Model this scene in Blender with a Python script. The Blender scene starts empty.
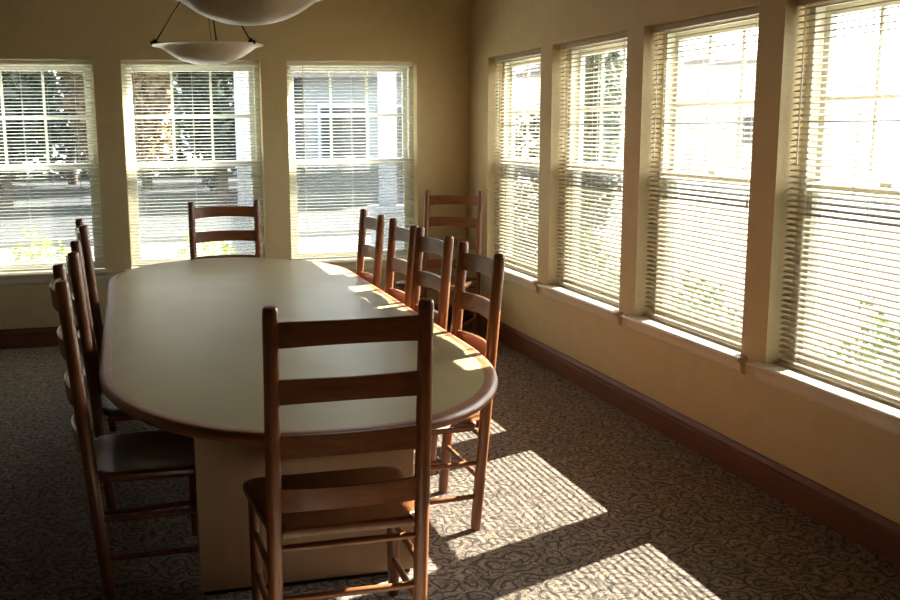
import bpy, bmesh, math, random
from mathutils import Vector, Matrix
random.seed(7)
C = bpy.context.scene.collection
PI = math.pi

# ------------------------------------------------------------------ nodes
def new_mat(name):
    m = bpy.data.materials.new(name); m.use_nodes = True
    nt = m.node_tree
    for n in list(nt.nodes): nt.nodes.remove(n)
    return m, nt, nt.nodes.new('ShaderNodeOutputMaterial')
def N(nt, t, **kw):
    n = nt.nodes.new(t)
    for k, v in kw.items(): setattr(n, k, v)
    return n
def L(nt, a, b): nt.links.new(a, b)
def val(nt, op, a, b=None, c=None, clamp=False):
    n = N(nt, 'ShaderNodeMath', operation=op); n.use_clamp = clamp
    for i, x in enumerate((a, b, c)):
        if x is None: continue
        if isinstance(x, (int, float)): n.inputs[i].default_value = x
        else: L(nt, x, n.inputs[i])
    return n.outputs[0]
def ramp(nt, fac, stops):
    r = N(nt, 'ShaderNodeValToRGB'); L(nt, fac, r.inputs[0])
    e = r.color_ramp.elements
    while len(e) < len(stops): e.new(0.5)
    for i, (p, c) in enumerate(stops):
        e[i].position = p; e[i].color = (c[0], c[1], c[2], 1)
    return r.outputs[0]
def bsdf(nt, out, rough=.5, spec=.5, coat=0, coat_rough=.2):
    b = N(nt, 'ShaderNodeBsdfPrincipled')
    b.inputs['Roughness'].default_value = rough
    b.inputs['Specular IOR Level'].default_value = spec
    b.inputs['Coat Weight'].default_value = coat
    b.inputs['Coat Roughness'].default_value = coat_rough
    L(nt, b.outputs[0], out.inputs[0]); return b
def coords(nt, scale=(1, 1, 1), kind='Object'):
    t = N(nt, 'ShaderNodeTexCoord'); m = N(nt, 'ShaderNodeMapping')
    m.inputs['Scale'].default_value = scale
    L(nt, t.outputs[kind], m.inputs[0]); return m.outputs[0]
def noise(nt, vec, scale, detail=4, rough=.5, dist=0):
    n = N(nt, 'ShaderNodeTexNoise'); n.inputs['Scale'].default_value = scale
    n.inputs['Detail'].default_value = detail; n.inputs['Roughness'].default_value = rough
    n.inputs['Distortion'].default_value = dist
    L(nt, vec, n.inputs['Vector']); return n.outputs[0]
def bump(nt, b, h, strength=.2, dist=.002):
    n = N(nt, 'ShaderNodeBump'); n.inputs['Strength'].default_value = strength
    n.inputs['Distance'].default_value = dist
    L(nt, h, n.inputs['Height']); L(nt, n.outputs[0], b.inputs['Normal'])
def scl(c, k): return tuple(x*k for x in c)

def mottled(name, col, rough=.5, var=.12, scale=20, stretch=(1, 1, 1), bumpk=0, bdist=.002, spec=.5, coat=0, kind='Object', detail=4):
    m, nt, out = new_mat(name); b = bsdf(nt, out, rough, spec, coat)
    n = noise(nt, coords(nt, stretch, kind), scale, detail)
    L(nt, ramp(nt, n, [(.25, scl(col, 1-var)), (.75, scl(col, 1+var))]), b.inputs['Base Color'])
    if bumpk: bump(nt, b, n, bumpk, bdist)
    return m

def wood(name, dark, light, rough=.33, stretch=(30, 30, 3), coat=.25):
    m, nt, out = new_mat(name); b = bsdf(nt, out, rough, .5, coat, .15)
    v = coords(nt, stretch)
    n1 = noise(nt, v, 1.6, 6, .6, .6)
    n2 = noise(nt, coords(nt, (1, 1, 1)), 5, 2)
    f = val(nt, 'ADD', val(nt, 'MULTIPLY', n1, .75), val(nt, 'MULTIPLY', n2, .25))
    L(nt, ramp(nt, f, [(.32, dark), (.68, light)]), b.inputs['Base Color'])
    bump(nt, b, n1, .06, .001)
    return m

M = {}
CH_D, CH_L = (.130, .041, .013), (.275, .100, .033)
M['chair_vertical'] = wood('chair_wood_upright', CH_D, CH_L, .34, (34, 34, 3))
M['chair_cross'] = wood('chair_wood_crosswise', CH_D, CH_L, .34, (3, 34, 34))
M['seat'] = wood('chair_seat_wood', scl(CH_D, .8), scl(CH_L, .75), .3, (30, 3, 30), .3)
M['edge'] = wood('table_edge_wood', (.18, .056, .018), (.30, .10, .033), .42, (6, 6, 30), .05)
M['baseboard'] = wood('baseboard_wood', (.085, .027, .010), (.17, .058, .020), .6, (2, 2, 40), 0)

# wallpaper: tan, finely embossed
m, nt, out = new_mat('tan_wallpaper'); b = bsdf(nt, out, .62, .35)
v = coords(nt)
n = noise(nt, v, 95, 3, .6); n2 = noise(nt, v, 9, 3, .5)
f = val(nt, 'ADD', val(nt, 'MULTIPLY', n, .7), val(nt, 'MULTIPLY', n2, .3))
L(nt, ramp(nt, f, [(.3, (.49, .385, .205)), (.7, (.62, .50, .285))]), b.inputs['Base Color'])
bump(nt, b, n, .25, .002); M['wall'] = m
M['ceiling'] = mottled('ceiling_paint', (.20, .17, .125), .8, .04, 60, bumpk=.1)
M['trim'] = mottled('cream_trim_paint', (.66, .58, .44), .4, .03, 30)
M['vinyl'] = mottled('white_window_vinyl', (.62, .62, .55), .35, .02, 20)

# laminate table top
m, nt, out = new_mat('beige_laminate'); b = bsdf(nt, out, .37, .12)
v = coords(nt, (3, 60, 10))
n = noise(nt, v, 3, 5, .6); n2 = noise(nt, coords(nt), 3, 2)
f = val(nt, 'ADD', val(nt, 'MULTIPLY', n, .6), val(nt, 'MULTIPLY', n2, .4))
L(nt, ramp(nt, f, [(.3, (.29, .22, .10)), (.7, (.36, .28, .135))]), b.inputs['Base Color'])
M['laminate'] = m
M['pedestal'] = mottled('pedestal_laminate', (.38, .24, .135), .45, .08, 3, (8, 8, 1))

# carpet: tan ground with dark curling scrolls
m, nt, out = new_mat('scroll_carpet'); b = bsdf(nt, out, .95, .1)
b.inputs['Sheen Weight'].default_value = .15
base = coords(nt)
def scrolls(scale, turns, seed, thr):
    wn = N(nt, 'ShaderNodeTexNoise'); wn.inputs['Scale'].default_value = 9; wn.inputs['Detail'].default_value = 2
    L(nt, base, wn.inputs['Vector'])
    wm = N(nt, 'ShaderNodeVectorMath', operation='MULTIPLY_ADD')
    L(nt, wn.outputs['Color'], wm.inputs[0]); wm.inputs[1].default_value = (.10, .10, 0)
    add = N(nt, 'ShaderNodeVectorMath', operation='ADD'); L(nt, base, add.inputs[0]); add.inputs[1].default_value = (seed, seed*1.7, 0)
    L(nt, add.outputs[0], wm.inputs[2])
    vo = N(nt, 'ShaderNodeTexVoronoi', voronoi_dimensions='2D'); vo.inputs['Scale'].default_value = scale
    L(nt, wm.outputs[0], vo.inputs['Vector'])
    sub = N(nt, 'ShaderNodeVectorMath', operation='SUBTRACT')
    L(nt, wm.outputs[0], sub.inputs[0]); L(nt, vo.outputs['Position'], sub.inputs[1])
    sx = N(nt, 'ShaderNodeSeparateXYZ'); L(nt, sub.outputs[0], sx.inputs[0])
    cx = N(nt, 'ShaderNodeSeparateXYZ'); L(nt, vo.outputs['Color'], cx.inputs[0])
    ang = val(nt, 'ARCTAN2', sx.outputs[1], sx.outputs[0])
    sgn = val(nt, 'SIGN', val(nt, 'SUBTRACT', cx.outputs[0], .5))
    d = val(nt, 'MULTIPLY', vo.outputs['Distance'], turns*2*PI)
    ph = val(nt, 'ADD', val(nt, 'ADD', d, val(nt, 'MULTIPLY', ang, sgn)), val(nt, 'MULTIPLY', cx.outputs[1], 6.28))
    s = val(nt, 'SINE', ph)
    return val(nt, 'MULTIPLY', val(nt, 'SUBTRACT', s, thr), 5, clamp=True)
s1 = scrolls(10.5, 2.6, 0, .50)
s2 = scrolls(20.0, 2.4, 3.3, .55)
dark = val(nt, 'MAXIMUM', s1, val(nt, 'MULTIPLY', s2, .75))
n = noise(nt, base, 130, 3, .8); n2 = noise(nt, base, 14, 3, .6)
f = val(nt, 'ADD', val(nt, 'MULTIPLY', n, .6), val(nt, 'MULTIPLY', n2, .4))
ground = ramp(nt, f, [(.36, (.085, .060, .041)), (.64, (.39, .298, .208))])
mx = N(nt, 'ShaderNodeMixRGB'); L(nt, val(nt, 'MULTIPLY', dark, .88), mx.inputs[0]); L(nt, ground, mx.inputs[1])
mx.inputs[2].default_value = (.020, .015, .013, 1)
L(nt, mx.outputs[0], b.inputs['Base Color']); bump(nt, b, n, .6, .004)
M['carpet'] = m

# blind slats: enamel, a little light comes through
def slatmat(name, c1, c2, through):
    m, nt, out = new_mat(name)
    b = N(nt, 'ShaderNodeBsdfPrincipled'); b.inputs['Roughness'].default_value = .4
    tr = N(nt, 'ShaderNodeBsdfTranslucent'); tr.inputs[0].default_value = c2+(1,)
    n = noise(nt, coords(nt), 12, 2)
    L(nt, ramp(nt, n, [(.3, c1), (.7, c2)]), b.inputs['Base Color'])
    mi = N(nt, 'ShaderNodeMixShader'); mi.inputs[0].default_value = through
    L(nt, b.outputs[0], mi.inputs[1]); L(nt, tr.outputs[0], mi.inputs[2]); L(nt, mi.outputs[0], out.inputs[0])
    return m
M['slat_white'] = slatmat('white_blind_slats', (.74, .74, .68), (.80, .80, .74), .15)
M['slat_shaded'] = slatmat('shaded_blind_slats', (.35, .30, .205), (.39, .335, .235), .03)  # same slats as the back wall's, with brownish shade mixed into the colour
M['cord'] = mottled('blind_cord', (.7, .68, .6), .7, .05, 50)

# window glass: thin pane, see-through with a mirror-like share
m, nt, out = new_mat('window_glass')
t = N(nt, 'ShaderNodeBsdfTransparent'); t.inputs[0].default_value = (.93, .95, .94, 1)
g = N(nt, 'ShaderNodeBsdfGlossy'); g.inputs['Roughness'].default_value = .02
fr = N(nt, 'ShaderNodeFresnel'); ge = N(nt, 'ShaderNodeNewGeometry')   # same reflectance from both sides of the pane
L(nt, val(nt, 'POWER', 1.4, val(nt, 'SUBTRACT', 1, val(nt, 'MULTIPLY', ge.outputs['Backfacing'], 2))), fr.inputs[0])
mi = N(nt, 'ShaderNodeMixShader'); L(nt, fr.outputs[0], mi.inputs[0])
L(nt, t.outputs[0], mi.inputs[1]); L(nt, g.outputs[0], mi.inputs[2]); L(nt, mi.outputs[0], out.inputs[0])
M['glass'] = m
# insect screen mesh
m, nt, out = new_mat('insect_screen')
t = N(nt, 'ShaderNodeBsdfTransparent'); t.inputs[0].default_value = (1, 1, 1, 1)
g = N(nt, 'ShaderNodeBsdfDiffuse'); g.inputs[0].default_value = (.16, .165, .17, 1)
mi = N(nt, 'ShaderNodeMixShader'); mi.inputs[0].default_value = .36
L(nt, t.outputs[0], mi.inputs[1]); L(nt, g.outputs[0], mi.inputs[2]); L(nt, mi.outputs[0], out.inputs[0])
M['screen'] = m
# alabaster bowl
m, nt, out = new_mat('alabaster_glass'); b = bsdf(nt, out, .35, .5)
n = noise(nt, coords(nt), 7, 4, .6, 1.5)
L(nt, ramp(nt, n, [(.3, (.40, .33, .245)), (.7, (.50, .43, .33))]), b.inputs['Base Color'])
b.inputs['Subsurface Weight'].default_value = .25; b.inputs['Subsurface Radius'].default_value = (.04, .03, .02)
M['alabaster'] = m
M['bronze'] = mottled('dark_bronze', (.045, .03, .02), .4, .2, 40); 
M['bronze'].node_tree.nodes['Principled BSDF'].inputs['Metallic'].default_value = .8
M['concrete'] = mottled('pale_concrete', (.27, .262, .247), .9, .12, 1.2, bumpk=.1, detail=6)
M['asphalt'] = mottled('grey_asphalt', (.042, .045, .047), .9, .15, 3, detail=6)
M['lawn'] = mottled('lawn_grass', (.10, .16, .04), .95, .4, 8, bumpk=.5, bdist=.02)
M['siding'] = mottled('pale_siding', (.12, .14, .15), .7, .06, 3)
M['roof'] = mottled('roof_shingle', (.13, .12, .115), .9, .3, 9)
M['dark_glass'] = mottled('dark_window_glass', (.03, .035, .04), .1, .2, 2)
M['shaded_white'] = mottled('shaded_white_exterior', (.25, .29, .36), .6, .04, 4)  # white paint toned blue-grey: its shade is put into the colour
M['bark'] = mottled('tree_bark', (.10, .07, .05), .9, .4, 12, (1, 1, .2), bumpk=.6, bdist=.02)
m, nt, out = new_mat('pink_brick'); b = bsdf(nt, out, .85, .2)
br = N(nt, 'ShaderNodeTexBrick'); br.inputs['Scale'].default_value = 4
br.inputs['Color1'].default_value = (.62, .42, .37, 1); br.inputs['Color2'].default_value = (.70, .50, .45, 1)
br.inputs['Mortar'].default_value = (.6, .55, .5, 1); br.inputs['Mortar Size'].default_value = .03
L(nt, coords(nt, (1, 1, 1), 'Generated'), br.inputs['Vector']); br.inputs['Scale'].default_value = 60
L(nt, br.outputs[0], b.inputs['Base Color']); M['brick'] = m
def leafmat(name, c1, c2):
    m, nt, out = new_mat(name)
    b = N(nt, 'ShaderNodeBsdfPrincipled'); b.inputs['Roughness'].default_value = .55
    tr = N(nt, 'ShaderNodeBsdfTranslucent')
    n = noise(nt, coords(nt), 9, 3)
    c = ramp(nt, n, [(.3, c1), (.7, c2)]); L(nt, c, b.inputs['Base Color']); L(nt, c, tr.inputs[0])
    mi = N(nt, 'ShaderNodeMixShader'); mi.inputs[0].default_value = .35
    L(nt, b.outputs[0], mi.inputs[1]); L(nt, tr.outputs[0], mi.inputs[2]); L(nt, mi.outputs[0], out.inputs[0])
    return m
M['leaf_dark'] = leafmat('dark_evergreen_leaves', (.016, .026, .016), (.036, .052, .028))
M['leaf_bright'] = leafmat('yellow_green_leaves', (.16, .24, .035), (.34, .42, .08))
M['leaf_mid'] = leafmat('mid_green_leaves', (.05, .10, .02), (.12, .2, .04))
M['leaf_tan'] = leafmat('tan_autumn_leaves', (.16, .11, .05), (.28, .2, .1))

# ------------------------------------------------------------------ mesh helpers
def obj(name, bm, mat, parent=None, smooth=False, normals=True):
    if normals: bmesh.ops.recalc_face_normals(bm, faces=bm.faces)
    me = bpy.data.meshes.new(name); bm.to_mesh(me); bm.free()
    me.materials.append(mat)
    if smooth:
        me.shade_smooth()
        me.set_sharp_from_angle(angle=math.radians(40))
    o = bpy.data.objects.new(name, me); C.objects.link(o)
    if parent is not None: o.parent = parent
    return o
def thing(name, label, cat, loc=(0, 0, 0), rz=0, group=None):
    o = bpy.data.objects.new(name, None); o.empty_display_size = .1; C.objects.link(o)
    o.location = loc; o.rotation_euler = (0, 0, rz); o['label'] = label; o['category'] = cat
    if group: o['group'] = group
    return o
def tag(o, label, cat, group=None, kind=None):
    o['label'] = label; o['category'] = cat
    if group: o['group'] = group
    if kind: o['kind'] = kind
    return o
def struct(o):
    o['kind'] = 'structure'; return o
def box(bm, x0, x1, y0, y1, z0, z1, bev=0):
    r = bmesh.ops.create_cube(bm, size=1)
    vs = r['verts']
    for v in vs:
        v.co = Vector(((x0+x1)/2+v.co.x*(x1-x0), (y0+y1)/2+v.co.y*(y1-y0), (z0+z1)/2+v.co.z*(z1-z0)))
    if bev:
        es = list({e for v in vs for e in v.link_edges})
        bmesh.ops.bevel(bm, geom=es, offset=bev, segments=2, affect='EDGES', profile=.5)
def newbox(*a, **k):
    bm = bmesh.new(); box(bm, *a, **k); return bm
def tube(bm, pts, rads, seg=16, cap=True):
    pts = [Vector(p) for p in pts]
    if isinstance(rads, (int, float)): rads = [rads]*len(pts)
    rings = []
    for i, p in enumerate(pts):
        d = (pts[min(i+1, len(pts)-1)]-pts[max(i-1, 0)]).normalized()
        a = Vector((0, 0, 1)) if abs(d.z) < .9 else Vector((1, 0, 0))
        u = d.cross(a).normalized(); w = d.cross(u).normalized()
        rings.append([bm.verts.new(p+(u*math.cos(t)+w*math.sin(t))*rads[i]) for t in [2*PI*k/seg for k in range(seg)]])
    for a, b_ in zip(rings, rings[1:]):
        for k in range(seg):
            bm.faces.new((a[k], a[(k+1) % seg], b_[(k+1) % seg], b_[k]))
    if cap:
        bm.faces.new(rings[0][::-1]); bm.faces.new(rings[-1])
def lathe(bm, prof, cx=0, cy=0, seg=48):
    rings = []
    for r, z in prof:
        if r < 1e-5: rings.append([bm.verts.new((cx, cy, z))])
        else: rings.append([bm.verts.new((cx+r*math.cos(2*PI*k/seg), cy+r*math.sin(2*PI*k/seg), z)) for k in range(seg)])
    for a, b_ in zip(rings, rings[1:]):
        for k in range(seg):
            k2 = (k+1) % seg
            if len(a) == 1 and len(b_) == 1: continue
            if len(a) == 1: bm.faces.new((a[0], b_[k], b_[k2]))
            elif len(b_) == 1: bm.faces.new((a[k], b_[0], a[k2]))
            else: bm.faces.new((a[k], b_[k], b_[k2], a[k2]))
def extrude_profile(bm, prof, place, a, b_):
    """prof: closed list of 2D points; place(u, v, t) -> 3D"""
    r0 = [bm.verts.new(place(u, v, a)) for u, v in prof]; r1 = [bm.verts.new(place(u, v, b_)) for u, v in prof]
    n = len(prof)
    for i in range(n): bm.faces.new((r0[i], r0[(i+1) % n], r1[(i+1) % n], r1[i]))
    bm.faces.new(r0[::-1]); bm.faces.new(r1)

# ------------------------------------------------------------------ the room
ZT, ZS, ZB, H = 2.024, .538, .143, 2.9
XL, YR, TH = -7.0, -12.0, .20
def wall_panels(place, a, b_, holes, zt=ZT, zs=ZS-.02):
    bm = bmesh.new()
    def blk(t0, t1, z0, z1):
        extrude_profile(bm, [(0, z0), (TH, z0), (TH, z1), (0, z1)], lambda u, v, t: place(u, v, t), t0, t1)
    blk(a, b_, 0, zs); blk(a, b_, zt, H)
    c = a
    for h0, h1 in holes: blk(c, h0, zs, zt); c = h1
    blk(c, b_, zs, zt)
    bmesh.ops.remove_doubles(bm, verts=bm.verts, dist=1e-5)
    return bm
back_w = [(-3.753, -2.764), (-2.577, -1.589), (-1.401, -.412)]
right_w = [(-4.937, -3.946), (-3.765, -2.775), (-2.593, -1.606), (-1.423, -.435)]
pb = lambda u, v, t: (t, u, v)        # back wall: along x, depth +y
pr = lambda u, v, t: (u, t, v)        # right wall: along y, depth +x
struct(obj('wall_back', wall_panels(pb, XL, TH, back_w), M['wall']))
struct(obj('wall_right', wall_panels(pr, YR, 0, right_w), M['wall']))
struct(obj('wall_left', newbox(XL-TH, XL, YR, TH, 0, H), M['wall']))
struct(obj('wall_front', newbox(XL-TH, TH, YR-TH, YR, 0, H), M['wall']))
struct(obj('floor', newbox(XL-TH, TH, YR-TH, TH, -.1, 0), M['carpet']))
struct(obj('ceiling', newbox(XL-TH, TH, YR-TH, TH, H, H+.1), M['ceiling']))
bp = [(0, 0), (-.016, 0), (-.016, .098), (-.019, .103), (-.019, .108), (-.014, .113), (-.014, .132), (-.009, .142), (0, ZB)]
bp = [(0, 0), (-.018, 0), (-.018, .098), (-.014, .102), (-.014, .106), (-.022, .110), (-.022, .122), (-.012, .138), (-.008, ZB), (0, ZB)]
bm = bmesh.new(); extrude_profile(bm, bp, lambda u, v, t: (t, u, v), XL, 0); struct(obj('baseboard_back', bm, M['baseboard']))
bm = bmesh.new(); extrude_profile(bm, bp, lambda u, v, t: (u, t, v), YR, 0); struct(obj('baseboard_right', bm, M['baseboard']))
bm = bmesh.new(); extrude_profile(bm, bp, lambda u, v, t: (XL-u, t, v), YR, 0); struct(obj('baseboard_left', bm, M['baseboard']))

# windows
def make_window(n, pl, a, b_):
    """pl(u depth, v height, t along)"""
    root = bpy.data.objects.new('window_%d' % n, None); C.objects.link(root)
    root['kind'] = 'structure'
    root.location = pl(.1, ZS, (a+b_)/2)
    off = Vector(root.location)
    P = lambda u, v, t: Vector(pl(u, v, t))-off
    def bx(bm, u0, u1, t0, t1, v0, v1, bev=.002):
        p, q = P(u0, v0, t0), P(u1, v1, t1)
        box(bm, min(p.x, q.x), max(p.x, q.x), min(p.y, q.y), max(p.y, q.y), min(p.z, q.z), max(p.z, q.z), bev)
    fw = .038
    bm = bmesh.new()
    bx(bm, .11, .195, a, a+fw, ZS, ZT); bx(bm, .11, .195, b_-fw, b_, ZS, ZT)
    bx(bm, .11, .195, a+fw, b_-fw, ZT-fw, ZT); bx(bm, .11, .195, a+fw, b_-fw, ZS, ZS+.02)
    obj('window_frame', bm, M['vinyl'], root)
    zm = 1.28
    i0, i1 = a+fw, b_-fw
    def sash(nm, u0, u1, z0, z1, bot, top, muntins):
        bm = bmesh.new(); sw = .035
        bx(bm, u0, u1, i0, i0+sw, z0, z1); bx(bm, u0, u1, i1-sw, i1, z0, z1)
        bx(bm, u0, u1, i0+sw, i1-sw, z0, z0+bot); bx(bm, u0, u1, i0+sw, i1-sw, z1-top, z1)
        s = obj(nm, bm, M['vinyl'], root)
        bm = bmesh.new(); um = (u0+u1)/2
        bx(bm, um-.002, um+.002, i0+sw, i1-sw, z0+bot, z1-top, 0)
        obj('glass_pane', bm, M['glass'], s)
        if muntins:
            bm = bmesh.new(); g0, g1 = i0+sw, i1-sw
            for k in (1, 2):
                c = g0+(g1-g0)*k/3; bx(bm, um-.009, um-.003, c-.009, c+.009, z0+bot, z1-top, 0)
            c = (z0+bot+z1-top)/2; bx(bm, um-.0095, um-.0035, g0, g1, c-.009, c+.009, 0)
            obj('muntin_grid', bm, M['vinyl'], s)
    sash('upper_sash', .155, .185, zm-.022, ZT-fw, .044, .035, True)
    sash('lower_sash', .120, .150, ZS+.02, zm+.022, .036, .044, False)
    bm = bmesh.new(); bx(bm, .1875, .1885, i0, i1, ZS+.02, zm, 0)
    obj('insect_screen', bm, M['screen'], root)
    bm = bmesh.new(); c = (i0+i1)/2; bx(bm, .112, .135, c-.03, c+.03, zm+.022, zm+.034, .003)
    obj('sash_lock', bm, M['vinyl'], root)
    # stool and apron
    bm = bmesh.new()
    prof = [(.108, ZS-.019), (-.046, ZS-.019), (-.052, ZS-.013), (-.053, ZS-.007), (-.048, ZS), (.108, ZS)]
    prof_in = [(.108, ZS-.019), (.0, ZS-.019), (0, ZS), (.108, ZS)]
    extrude_profile(bm, prof_in, lambda u, v, t: P(u, v, t), a, b_)
    prof_o = [(0, ZS-.019), (-.046, ZS-.019), (-.052, ZS-.013), (-.053, ZS-.007), (-.048, ZS), (0, ZS)]
    extrude_profile(bm, prof_o, lambda u, v, t: P(u, v, t), a-.055, b_+.055)
    obj('window_sill', bm, M['trim'], root)
    bm = bmesh.new()
    ap = [(0, ZS-.019), (-.030, ZS-.019), (-.030, ZS-.030), (-.024, ZS-.034), (-.021, ZS-.062), (-.014, ZS-.076), (0, ZS-.082)]
    extrude_profile(bm, ap, lambda u, v, t: P(u, v, t), a-.035, b_+.035)
    obj('sill_apron', bm, M['trim'], root)
    return root
n = 1
for a, b_ in back_w: make_window(n, pb, a, b_); n += 1
for a, b_ in right_w[::-1]: make_window(n, pr, a, b_); n += 1

# venetian blinds
def make_blind(label, group, pl, a, b_, tilt, wand_at):
    slat = M['slat_white' if pl is pb else 'slat_shaded']
    u0 = .062                                    # depth of the blind's centre in the reveal
    t = thing('window_blind', label, 'blind', pl(u0, ZS, (a+b_)/2), 0, group)
    off = Vector(t.location); P = lambda u, v, s: Vector(pl(u, v, s))-off
    def bx(bm, ua, ub, ta, tb, va, vb, bev=.001):
        p, q = P(ua, va, ta), P(ub, vb, tb)
        box(bm, min(p.x, q.x), max(p.x, q.x), min(p.y, q.y), max(p.y, q.y), min(p.z, q.z), max(p.z, q.z), bev)
    a += .008; b_ -= .008
    hr = ZT-.032
    bm = bmesh.new(); bx(bm, u0-.016, u0+.016, a, b_, hr, ZT-.004, .002); obj('headrail', bm, slat, t)
    zb = ZS+.010
    bm = bmesh.new(); bx(bm, u0-.012, u0+.012, a+.002, b_-.002, zb, zb+.014, .004); obj('bottom_rail', bm, slat, t)
    bm = bmesh.new()
    pitch = .0243; z = hr-.014; w = .0250
    ct, st = math.cos(tilt), math.sin(tilt)
    while z > zb+.022:
        top, bot = [], []
        sag = random.uniform(-.0006, .0006)
        for k in range(5):
            s = (k/4-.5)*w; c = .0022*(1-(2*k/4-1)**2)
            du, dv = s*ct-c*st, s*st+c*ct      # outer edge raised by the tilt
            top.append((u0+du, z+dv)); bot.append((u0+du+st*.0006, z+dv-ct*.0006))
        prof = top+bot[::-1]
        r0 = [bm.verts.new(P(p[0], p[1]+sag, a+.002)) for p in prof]; r1 = [bm.verts.new(P(p[0], p[1]-sag, b_-.002)) for p in prof]
        m_ = len(prof)
        for i in range(m_): bm.faces.new((r0[i], r0[(i+1) % m_], r1[(i+1) % m_], r1[i]))
        bm.faces.new(r0[::-1]); bm.faces.new(r1)
        z -= pitch
    obj('slats', bm, slat, t)
    for q in (.13, .5, .87):
        s = a+(b_-a)*q
        bm = bmesh.new()
        for uu in (u0-.0150, u0+.0150):
            tube(bm, [P(uu, zb+.010, s), P(uu, hr+.002, s)], .0010, 6)
        obj('ladder_cord', bm, M['cord'], t)
    s = a+(b_-a)*wand_at
    bm = bmesh.new(); tube(bm, [P(u0-.024, hr-.62, s), P(u0-.024, hr-.01, s), P(u0-.014, hr+.008, s)], [.0038, .003, .002], 8)
    obj('tilt_wand', bm, M['cord'], t, True)
    s = a+(b_-a)*(1-wand_at)
    bm = bmesh.new(); tube(bm, [P(u0-.022, hr-.78, s), P(u0-.022, hr-.01, s), P(u0-.014, hr+.008, s)], .0012, 6)
    tube(bm, [P(u0-.022, hr-.82, s), P(u0-.022, hr-.80, s), P(u0-.022, hr-.775, s)], [.006, .005, .002], 8)
    obj('lift_cord', bm, M['cord'], t)
    return t
GB, GR = 'venetian blinds on the back wall', 'venetian blinds on the sunny right wall'
make_blind('white venetian blind in the back window at the left edge of the room view', GB, pb, *back_w[0], math.radians(10), .32)
make_blind('white venetian blind in the middle back window behind the table end chair', GB, pb, *back_w[1], math.radians(10), .08)
make_blind('white venetian blind in the back window nearest the room corner', GB, pb, *back_w[2], math.radians(10), .12)
TR = math.radians(20)
make_blind('shade-toned venetian blind in the side window nearest the room corner, beside the corner chair', GR, pr, *right_w[3], TR, .9)
make_blind('shade-toned venetian blind in the second side window out from the room corner', GR, pr, *right_w[2], TR, .9)
make_blind('shade-toned venetian blind in the third side window out from the room corner', GR, pr, *right_w[1], TR, .93)
make_blind('shade-toned venetian blind in the large side window cut by the right edge of the view', GR, pr, *right_w[0], TR, .93)

# ------------------------------------------------------------------ conference table
TX, TZ, R_, YN, YF = -2.005, .700, .702, -3.900, -1.720
BN, BF = 1.070, .880      # depth of the oval ends
def stadium(r, n=40):
    pts = [(TX+r*math.cos(t), YF+(BF-R_+r)*math.sin(t)) for t in [PI*k/n for k in range(n+1)]]
    e = 2/2.25                                  # near end slightly squarer than an ellipse
    pts += [(TX+r*math.copysign(abs(math.cos(t))**e, math.cos(t)), YN-(BN-R_+r)*abs(math.sin(t))**e) for t in [PI+PI*k/n for k in range(n+1)]]
    return pts
table = thing('conference_table', 'long oval conference table with beige laminate top and rounded brown wood edge', 'table', (TX, (YN+YF)/2, 0))
tl = Vector(table.location)
def ring_solid(bm, stack, cap_top=True, cap_bot=True):
    rings = [[bm.verts.new((x-tl.x, y-tl.y, z)) for x, y in stadium(r)] for r, z in stack]
    for a, b_ in zip(rings, rings[1:]):
        k = len(a)
        for i in range(k): bm.faces.new((a[i], a[(i+1) % k], b_[(i+1) % k], b_[i]))
    if cap_bot: bm.faces.new(rings[0][::-1])
    if cap_top: bm.faces.new(rings[-1])
    return rings
bm = bmesh.new(); ring_solid(bm, [(R_-.0455, TZ-.034), (R_-.0455, TZ)]); obj('tabletop', bm, M['laminate'], table)
bm = bmesh.new()
st_ = [(R_-.045, TZ-.036), (R_-.018, TZ-.036)]
st_ += [(R_-.018+.018*math.cos(t), TZ-.018+.018*math.sin(t)) for t in [-PI/2+PI*k/10 for k in range(1, 11)]]
st_ += [(R_-.042, TZ+.0006), (R_-.045, TZ+.0002)]
rr = ring_solid(bm, st_, False, False)
k = len(rr[0])
for i in range(k): bm.faces.new((rr[-1][i], rr[-1][(i+1) % k], rr[0][(i+1) % k], rr[0][i]))
obj('wooden_edge', bm, M['edge'], table, True)
for (y0, y1) in ((-4.41, -4.37), (-1.385, -1.345)):
    bm = bmesh.new(); box(bm, -2.405-tl.x, -1.665-tl.x, y0-tl.y, y1-tl.y, .014, TZ-.035, .003)
    p = obj('panel_leg', bm, M['pedestal'], table)
    bm = bmesh.new(); box(bm, -2.39-tl.x, -1.68-tl.x, y0+.008-tl.y, y1-.008-tl.y, 0, .015)
    obj('foot_rail', bm, M['bronze'], p)
bm = bmesh.new(); box(bm, -2.11-tl.x, -1.93-tl.x, -4.371-tl.y, -1.384-tl.y, .20, TZ-.035, .003)
obj('stretcher_beam', bm, M['pedestal'], table)

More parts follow.
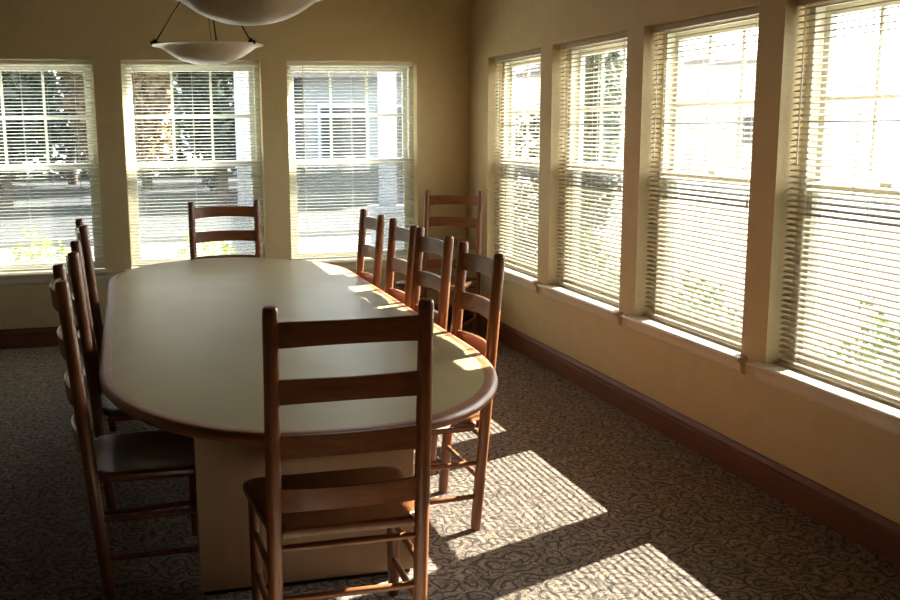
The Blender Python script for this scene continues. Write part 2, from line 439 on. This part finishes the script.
# ------------------------------------------------------------------ ladder-back chairs
LEAN = -.088
def py(z): return LEAN*z/1.060
def make_chair():
    t = thing('ladder_back_chair', '', 'chair')
    pw = .215
    for s in (-1, 1):
        bm = bmesh.new()
        zs_ = [0, .02, .45, .9, 1.050, 1.063, 1.069, 1.071]
        rs = [.0185, .0205, .0222, .0222, .0222, .0212, .0180, .0120]
        tube(bm, [(s*pw, py(z), z) for z in zs_], rs, 20); obj('back_post', bm, M['chair_vertical'], t, True)
        bm = bmesh.new()
        zs_ = [0, .02, .2, .38, .402]; rs = [.0165, .0185, .0205, .0205, .0190]
        tube(bm, [(s*.226, .352, z) for z in zs_], rs, 20); obj('front_leg', bm, M['chair_vertical'], t, True)
    for (z0, z1) in ((.954, 1.027), (.794, .867), (.636, .706), (.477, .549)):
        bm = bmesh.new(); n = 16; rows = []
        for i in range(n+1):
            f = i/n; x = (f-.5)*2*(pw-.012); q = 1-(2*f-1)**2
            bow = -.032*q; up = .004*q; lo = .010*q
            zt_, zl = z1+up, z0+lo
            cyt, cyl = py(zt_)+bow, py(zl)+bow; h = .0065
            rows.append([bm.verts.new(c) for c in ((x, cyl-h, zl), (x, cyl+h, zl), (x, cyt+h, zt_-.002), (x, cyt+h*.5, zt_), (x, cyt-h*.5, zt_), (x, cyt-h, zt_-.002))])
        for a, b_ in zip(rows, rows[1:]):
            for k in range(6): bm.faces.new((a[k], a[(k+1) % 6], b_[(k+1) % 6], b_[k]))
        bm.faces.new(rows[0][::-1]); bm.faces.new(rows[-1])
        obj('back_slat', bm, M['chair_cross'], t, True)
    # dished wooden seat, wider at the front with rounded corners, notched round the back posts
    bm = bmesh.new()
    ctrl = [(-.190, -.052), (-.190, -.010), (-.232, .012)]
    out = []
    out += ctrl
    cr = .055; xf, yf = .262, .415
    for k in range(9):
        a_ = PI-(PI/2)*k/8; out.append((-xf+cr+cr*math.cos(a_), yf-cr+cr*math.sin(a_)))
    for k in range(9):
        a_ = PI/2-(PI/2)*k/8; out.append((xf-cr+cr*math.cos(a_), yf-cr+cr*math.sin(a_)))
    out += [(-x, y) for x, y in ctrl[::-1]]
    cx0, cy0 = 0, .19
    layers = [(.94, .398), (.985, .401), (1.0, .411), (.995, .424), (.965, .4305), (.9, .4305), (.7, .425), (.4, .4195), (.15, .418)]
    rings = [[bm.verts.new((cx0+(x-cx0)*s, cy0+(y-cy0)*s, z)) for x, y in out] for s, z in layers]
    for a, b_ in zip(rings, rings[1:]):
        k = len(a)
        for i in range(k): bm.faces.new((a[i], a[(i+1) % k], b_[(i+1) % k], b_[i]))
    bm.faces.new(rings[0][::-1]); bm.faces.new(rings[-1])
    obj('seat', bm, M['seat'], t, True)
    def rung(p, q, r=.0105):
        p, q = Vector(p), Vector(q); bm = bmesh.new()
        tube(bm, [p.lerp(q, f) for f in (0, .1, .5, .9, 1)], [r*.8, r*.95, r*1.1, r*.95, r*.8], 12)
        obj('rung', bm, M['chair_cross'], t, True)
    rung((-pw, py(.365), .365), (pw, py(.365), .365)); rung((-pw, py(.205), .205), (pw, py(.205), .205))
    for s in (-1, 1):
        rung((s*pw, py(.27), .27), (s*.226, .352, .265)); rung((s*pw, py(.135), .135), (s*.226, .352, .13))
    return t
chair0 = make_chair(); first = [True]
def dup(root):
    r = root.copy(); C.objects.link(r)
    for ch in list(root.children):
        c = ch.copy(); C.objects.link(c); c.parent = r
    return r
G = 'ladder-back chairs around the conference table'
def chair(x, y, face, label, group=G):
    """x, y: middle of the tops of the back posts; face: compass angle of the direction the sitter faces"""
    rz = face-PI/2
    t = chair0 if first[0] else dup(chair0); first[0] = False
    f = Vector((math.cos(face), math.sin(face)))
    t.location = (x-f.x*LEAN, y-f.y*LEAN, 0); t.rotation_euler = (0, 0, rz)
    t['label'] = label; t['group'] = group
D = math.radians
chair(-2.006, -5.000, D(90), 'brown ladder-back chair in the foreground at the near end of the table, seen from behind')
chair(-1.246, -3.880, D(180), 'brown ladder-back chair on the window side of the table, nearest the camera')
chair(-1.238, -3.215, D(181), 'brown ladder-back chair on the window side, second from the near end of the table')
chair(-1.240, -2.690, D(179), 'brown ladder-back chair on the window side, second from the far end of the table')
chair(-1.246, -2.030, D(180), 'brown ladder-back chair on the window side, closest to the far end of the table')
chair(-2.805, -4.120, D(4.5), 'brown ladder-back chair on the left side of the table, nearest the camera')
chair(-2.796, -3.310, D(1.5), 'brown ladder-back chair in the middle of the three on the left side of the table')
chair(-2.815, -2.120, D(5), 'brown ladder-back chair on the left side, farthest of the three from the camera')
chair(-1.960, -.780, D(-90), 'brown ladder-back chair at the far end of the table before the middle back window')
chair(-.222, -.318, D(229), 'brown ladder-back chair standing alone in the room corner between the windows', 'spare chair in the corner')

# ------------------------------------------------------------------ pendant lamps
def pendant(x, y, zb, label):
    t = thing('pendant_lamp', label, 'lamp', (x, y, zb), 0, 'alabaster bowl pendant lamps')
    prof = [(0, 0), (.05, .002), (.10, .009), (.15, .023), (.20, .045), (.245, .073), (.275, .092), (.300, .100), (.318, .102),
            (.319, .106), (.298, .107), (.272, .100), (.240, .082), (.195, .054), (.15, .032), (.10, .018), (.05, .010), (0, .008)]
    prof = [(r*.95, z) for r, z in prof]
    bm = bmesh.new(); lathe(bm, prof, seg=64); obj('glass_bowl', bm, M['alabaster'], t, True)
    top = .52
    for k, a in enumerate((D(195), D(315), D(75))):
        c, s = math.cos(a), math.sin(a)
        bm = bmesh.new(); tube(bm, [(.302*c, .302*s, .106), (.02*c, .02*s, top)], .0042, 8); obj('suspension_rod', bm, M['bronze'], t, True)
        bm = bmesh.new()
        tube(bm, [(.322*c, .322*s, .098), (.322*c, .322*s, .112), (.300*c, .300*s, .116), (.285*c, .285*s, .112)], .0075, 8)
        tube(bm, [(.302*c, .302*s, .108), (.302*c, .302*s, .130)], [.010, .006], 10)
        obj('rim_clip', bm, M['bronze'], t, True)
    bm = bmesh.new(); lathe(bm, [(0, top-.03), (.012, top-.03), (.03, top-.01), (.03, top+.01), (.012, top+.03), (0, top+.03)], seg=24); obj('hub', bm, M['bronze'], t, True)
    bm = bmesh.new(); tube(bm, [(0, 0, top), (0, 0, H-zb)], .007, 10); obj('stem', bm, M['bronze'], t, True)
    bm = bmesh.new(); tube(bm, [(.01, .0, top), (.05, .02, .045)], .0022, 6); tube(bm, [(-.01, .0, top), (.02, -.03, .05)], .0022, 6)
    obj('lamp_cord', bm, M['bronze'], t)
    bm = bmesh.new(); zz = H-zb; lathe(bm, [(0, zz-.04), (.03, zz-.035), (.065, zz-.012), (.07, zz), (0, zz)], seg=32); obj('ceiling_canopy', bm, M['bronze'], t, True)
pendant(-2.100, -1.76, 1.884, 'alabaster bowl pendant lamp hanging farther off, before the middle back window')
pendant(-2.100, -3.705, 1.915, 'big nearer alabaster bowl pendant lamp cut off by the top edge of the view')

# ------------------------------------------------------------------ outdoors
GZ = -.30
g = struct(obj('ground', newbox(-60, 60, -40, 90, GZ-.3, GZ), M['concrete']))
g['label'] = 'pale sunlit concrete paving outside the windows'
struct(obj('road', newbox(-60, 3.9, 9.75, 40, GZ-.05, GZ+.012), M['asphalt']))

tag(obj('kerb', newbox(-40, 3.9, 9.6, 9.75, GZ-.02, GZ+.12, bev=.02), M['concrete']), 'pale concrete kerb along the far road', 'kerb')

def foliage(name, mat, c, rx, ry, rz, n, size, parent=None, shell=.35):
    bm = bmesh.new()
    for _ in range(n):
        while True:
            p = Vector((random.uniform(-1, 1), random.uniform(-1, 1), random.uniform(-1, 1)))
            if p.length <= 1 and (p.length > shell or random.random() < .3): break
        k = 1+.18*math.sin(5*p.x+3*p.z)*math.cos(4*p.y)
        q = Vector((c[0]+p.x*rx*k, c[1]+p.y*ry*k, c[2]+p.z*rz*k))
        u = Vector((random.gauss(0, 1), random.gauss(0, 1), random.gauss(0, 1))).normalized()
        w = u.cross(Vector((random.gauss(0, 1), random.gauss(0, 1), random.gauss(0, 1)))).normalized()
        s = size*random.uniform(.6, 1.3)
        a = bm.verts.new(q-u*s); b_ = bm.verts.new(q+w*s*.45+u.cross(w)*s*.1); d = bm.verts.new(q+u*s); e = bm.verts.new(q-w*s*.45+u.cross(w)*s*.1)
        bm.faces.new((a, b_, d, e))
    return obj(name, bm, mat, parent, normals=False)
def shrub(x, y, h, r, mat, label, group, n=1400, size=.035):
    t = thing('shrub', label, 'shrub', (x, y, GZ), 0, group)
    foliage('foliage', M[mat], (0, 0, h*.55), r, r, h*.45, n, size, t, .2)
    bm = bmesh.new()
    for k in range(6):
        a = k*PI/3; tube(bm, [(0, 0, 0), (.5*r*math.cos(a), .5*r*math.sin(a), h*.6)], [.018, .006], 6)
    obj('stem', bm, M['bark'], t)
def tree(x, y, h, r, mat, label, group, n=2600, size=.2, trunk=.16, low=.25):
    t = thing('tree', label, 'tree', (x, y, GZ), 0, group)
    foliage('crown', M[mat], (0, 0, h*(.5+low/2)), r, r, h*(.5-low/2), n, size, t)
    bm = bmesh.new(); tube(bm, [(0, 0, -.1), (.05, .02, h*.4), (0, .08, h*.8)], [trunk, trunk*.8, trunk*.2], 12)
    for k in range(5):
        a = k*1.9; z = h*(.35+.09*k); tube(bm, [(0, 0, z), (r*.6*math.cos(a), r*.6*math.sin(a), z+h*.14)], [trunk*.4, trunk*.1], 8)
    obj('trunk', bm, M['bark'], t, True)
# bushes under the windows
shrub(-3.25, .95, 1.02, .42, 'leaf_bright', 'yellow-green bush outside the left back window', 'bushes outside the back windows', 1500, .03)
shrub(-1.98, 1.05, 1.00, .38, 'leaf_bright', 'yellow-green bush outside the middle back window behind the end chair', 'bushes outside the back windows', 1500, .03)
shrub(.75, .45, 1.50, .46, 'leaf_dark', 'tall dark green bush seen low in the side window nearest the room corner', 'bushes outside the side windows', 2600, .04)
for y, h, lb in ((-.85, 1.12, 'leafy bush outside the side window nearest the corner, beside the tall dark bush'),
                 (-1.65, 1.00, 'low bush outside the far edge of the second side window'),
                 (-2.40, .98, 'low bush outside the near edge of the second side window'),
                 (-3.15, 1.00, 'low bush outside the middle of the third side window'),
                 (-3.90, 1.02, 'low bush outside the pier between the third and the large near side window'),
                 (-4.65, .98, 'low bush outside the large near side window at the right of the view')):
    shrub(.60, y, h, .29, 'leaf_mid', lb, 'bushes outside the side windows', 1300, .03)
# trees beyond the road and beside the house
TG = 'trees beyond the road'
for x, y, h, r, mt, lb in [
    (-9.0, 18.5, 7.5, 2.0, 'leaf_dark', 'dark evergreen tree beyond the road, leftmost through the left back window'),
    (-5.4, 18.3, 8.0, 1.35, 'leaf_dark', 'dark evergreen tree beyond the road seen through the left back window'),
    (-2.6, 18.6, 6.5, 1.25, 'leaf_tan', 'tan-leaved tree beyond the road seen through the middle back window'),
    (-.35, 18.0, 8.0, .85, 'leaf_dark', 'dark evergreen tree beyond the road right of the tan one'),
    (-13.4, 20.0, 7.0, 2.1, 'leaf_dark', 'green tree beyond the road at the far left'),
    (-7.0, 24.5, 9.0, 2.2, 'leaf_dark', 'tall dark tree in the back row of trees, behind the left back window'),
    (-2.0, 25.0, 9.0, 2.2, 'leaf_dark', 'tall dark tree in the back row of trees, behind the tan-leaved one'),
    (-11.8, 25.5, 9.0, 2.2, 'leaf_dark', 'tall dark tree in the back row of trees, at the far left'),
    (-4.4, 29.5, 9.5, 2.3, 'leaf_dark', 'tallest dark tree in the back row, between the tan tree and the evergreen'),
    (2.6, 28.5, 9.5, 2.1, 'leaf_dark', 'tall dark tree standing behind the pale house'),
    (-9.2, 31.0, 10, 2.3, 'leaf_dark', 'dark tree farthest back on the left beyond the road')]:
    tree(x, y, h, r, mt, lb, TG, 3200, .22, low=.08)
for x, y, h, r, lb in [(2.7, 4.0, 3.4, .42, 'narrow dark conifer outside the second side window, nearer one'),
                       (4.1, 6.6, 4.2, .5, 'narrow dark conifer outside the second side window, farther one')]:
    tree(x, y, h, r, 'leaf_dark', lb, 'narrow conifers outside the side windows', 2600, .08, .06, low=.04)

tag(foliage('hedge', M['leaf_dark'], (-6, 34.5, 1.4), 24, 1.0, 2.1, 6000, .32, shell=.0), 'long dark hedge running behind the trees beyond the road', 'hedge')
def house(label, x0, x1, y0, y1, h, mat, wins, doorx=None, cat='house', side='y'):
    """wins: boxes (a0, a1, z0, z1) along the face that looks at the room"""
    t = thing('house', label, cat, ((x0+x1)/2, (y0+y1)/2, GZ)); o = Vector(t.location)
    def lb(*a, bev=0): return newbox(a[0]-o.x, a[1]-o.x, a[2]-o.y, a[3]-o.y, a[4]-o.z, a[5]-o.z, bev=bev)
    bm = lb(x0, x1, y0, y1, GZ, GZ+h)
    obj('walls', bm, M[mat], t)
    bm = bmesh.new(); ov = .5; zz = GZ+h-o.z
    pts = [(x0-ov-o.x, y0-ov-o.y, zz), (x1+ov-o.x, y0-ov-o.y, zz), (x1+ov-o.x, y1+ov-o.y, zz), (x0-ov-o.x, y1+ov-o.y, zz)]
    lo = [bm.verts.new(p) for p in pts]; mid = [bm.verts.new((p[0], p[1], p[2]+.18)) for p in pts]
    ym = (y0+y1)/2-o.y; r0 = bm.verts.new((x0+1.5-o.x, ym, zz+1.6)); r1 = bm.verts.new((x1-1.5-o.x, ym, zz+1.6))
    bm.faces.new(lo[::-1])
    for i in range(4): bm.faces.new((lo[i], lo[(i+1) % 4], mid[(i+1) % 4], mid[i]))
    bm.faces.new((mid[0], mid[1], r1, r0)); bm.faces.new((mid[2], mid[3], r0, r1)); bm.faces.new((mid[1], mid[2], r1)); bm.faces.new((mid[3], mid[0], r0))
    obj('roof', bm, M['roof'], t)
    for (a0, a1, z0, z1) in wins:
        if side == 'y':
            f = obj('window_frame', lb(a0-.08, a1+.08, y0-.06, y0+.02, GZ+z0-.08, GZ+z1+.08), M['shaded_white'], t)
            bm = lb(a0, a1, y0-.08, y0-.05, GZ+z0, GZ+z1)
        else:
            f = obj('window_frame', lb(x0-.06, x0+.02, a0-.08, a1+.08, GZ+z0-.08, GZ+z1+.08), M['shaded_white'], t)
            bm = lb(x0-.08, x0-.05, a0, a1, GZ+z0, GZ+z1)
        obj('window_pane', bm, M['dark_glass'], f)
    return t
# house across the forecourt, seen in the back window nearest the corner
house('pale one-storey house with dark windows seen through the corner back window', 1.6, 5.6, 17.2, 25.0, 3.0, 'siding',
      [(2.0, 3.1, .9, 2.3), (3.6, 4.3, .2, 2.3)])
house('pink brick house far beyond the third side window', 17, 24.5, 31, 42, 4.2, 'brick',
      [(18.6, 19.4, 1.0, 2.2), (22, 22.8, 1.0, 2.2)])
# porch posts standing outside the back wall
def porch_post(x, y, label):
    t = thing('porch_post', label, 'post', (x, y, GZ), 0, 'white porch posts outside the back windows')
    bm = bmesh.new(); box(bm, -.085, .085, -.085, .085, .95, 3.3, .006); obj('shaft', bm, M['shaded_white'], t)
    bm = bmesh.new(); box(bm, -.17, .17, -.17, .17, 0, .92, .01); box(bm, -.20, .20, -.20, .20, .90, .97, .01); obj('plinth', bm, M['shaded_white'], t)
porch_post(.25, 3.6, 'white square porch post on a wide plinth, seen through the corner back window')
porch_post(-1.33, 3.6, 'white square porch post on a wide plinth, seen through the middle back window')

# ------------------------------------------------------------------ light
sd = Vector((-1, -.413, -.76)).normalized()
sun = bpy.data.lights.new('sun', 'SUN'); sun.energy = 54; sun.angle = D(.55); sun.color = (1, .94, .85)
so = bpy.data.objects.new('sun', sun); C.objects.link(so); so.rotation_euler = sd.to_track_quat('-Z', 'Y').to_euler(); so.location = (8, 3, 8)
w = bpy.data.worlds.new('sky'); bpy.context.scene.world = w; w.use_nodes = True
nt = w.node_tree; bg = nt.nodes['Background']
sky = nt.nodes.new('ShaderNodeTexSky'); sky.sky_type = 'NISHITA'; sky.sun_disc = False
sky.sun_elevation = D(37); sky.sun_rotation = math.atan2(1, .413); sky.air_density = 1.2; sky.dust_density = 2.0
hs = nt.nodes.new('ShaderNodeHueSaturation'); hs.inputs['Saturation'].default_value = .25
nt.links.new(sky.outputs[0], hs.inputs['Color']); nt.links.new(hs.outputs[0], bg.inputs[0]); bg.inputs[1].default_value = .85

# ------------------------------------------------------------------ camera
yaw, pitch, roll = .2392, .1803, -.0103
cy_, sy_, cp, sp, cr, sr = math.cos(yaw), math.sin(yaw), math.cos(pitch), math.sin(pitch), math.cos(roll), math.sin(roll)
f = Vector((sy_*cp, cy_*cp, -sp)); r = Vector((cy_, -sy_, 0)); u = r.cross(f)
r2 = r*cr+u*sr; u2 = -r*sr+u*cr
cam = bpy.data.cameras.new('camera'); co = bpy.data.objects.new('camera', cam); C.objects.link(co)
cam.sensor_width = 36; cam.lens = 1033.66/900*36; cam.shift_x = (450-383.33)/900; cam.shift_y = (315.87-300)/900; cam.clip_start = .05; cam.clip_end = 300
mt = Matrix((r2, u2, -f)).transposed().to_4x4(); mt.translation = Vector((-2.569, -7.692, 1.5345)); co.matrix_world = mt
sc = bpy.context.scene; sc.camera = co
sc.view_settings.view_transform = 'Standard'; sc.view_settings.look = 'None'; sc.view_settings.gamma = 1
sc.view_settings.exposure = 1.0
cyc = sc.cycles
cyc.use_denoising = True; cyc.max_bounces = 14; cyc.diffuse_bounces = 7; cyc.transparent_max_bounces = 24; cyc.transmission_bounces = 8
cyc.sample_clamp_indirect = 12; cyc.caustics_reflective = False; cyc.caustics_refractive = False
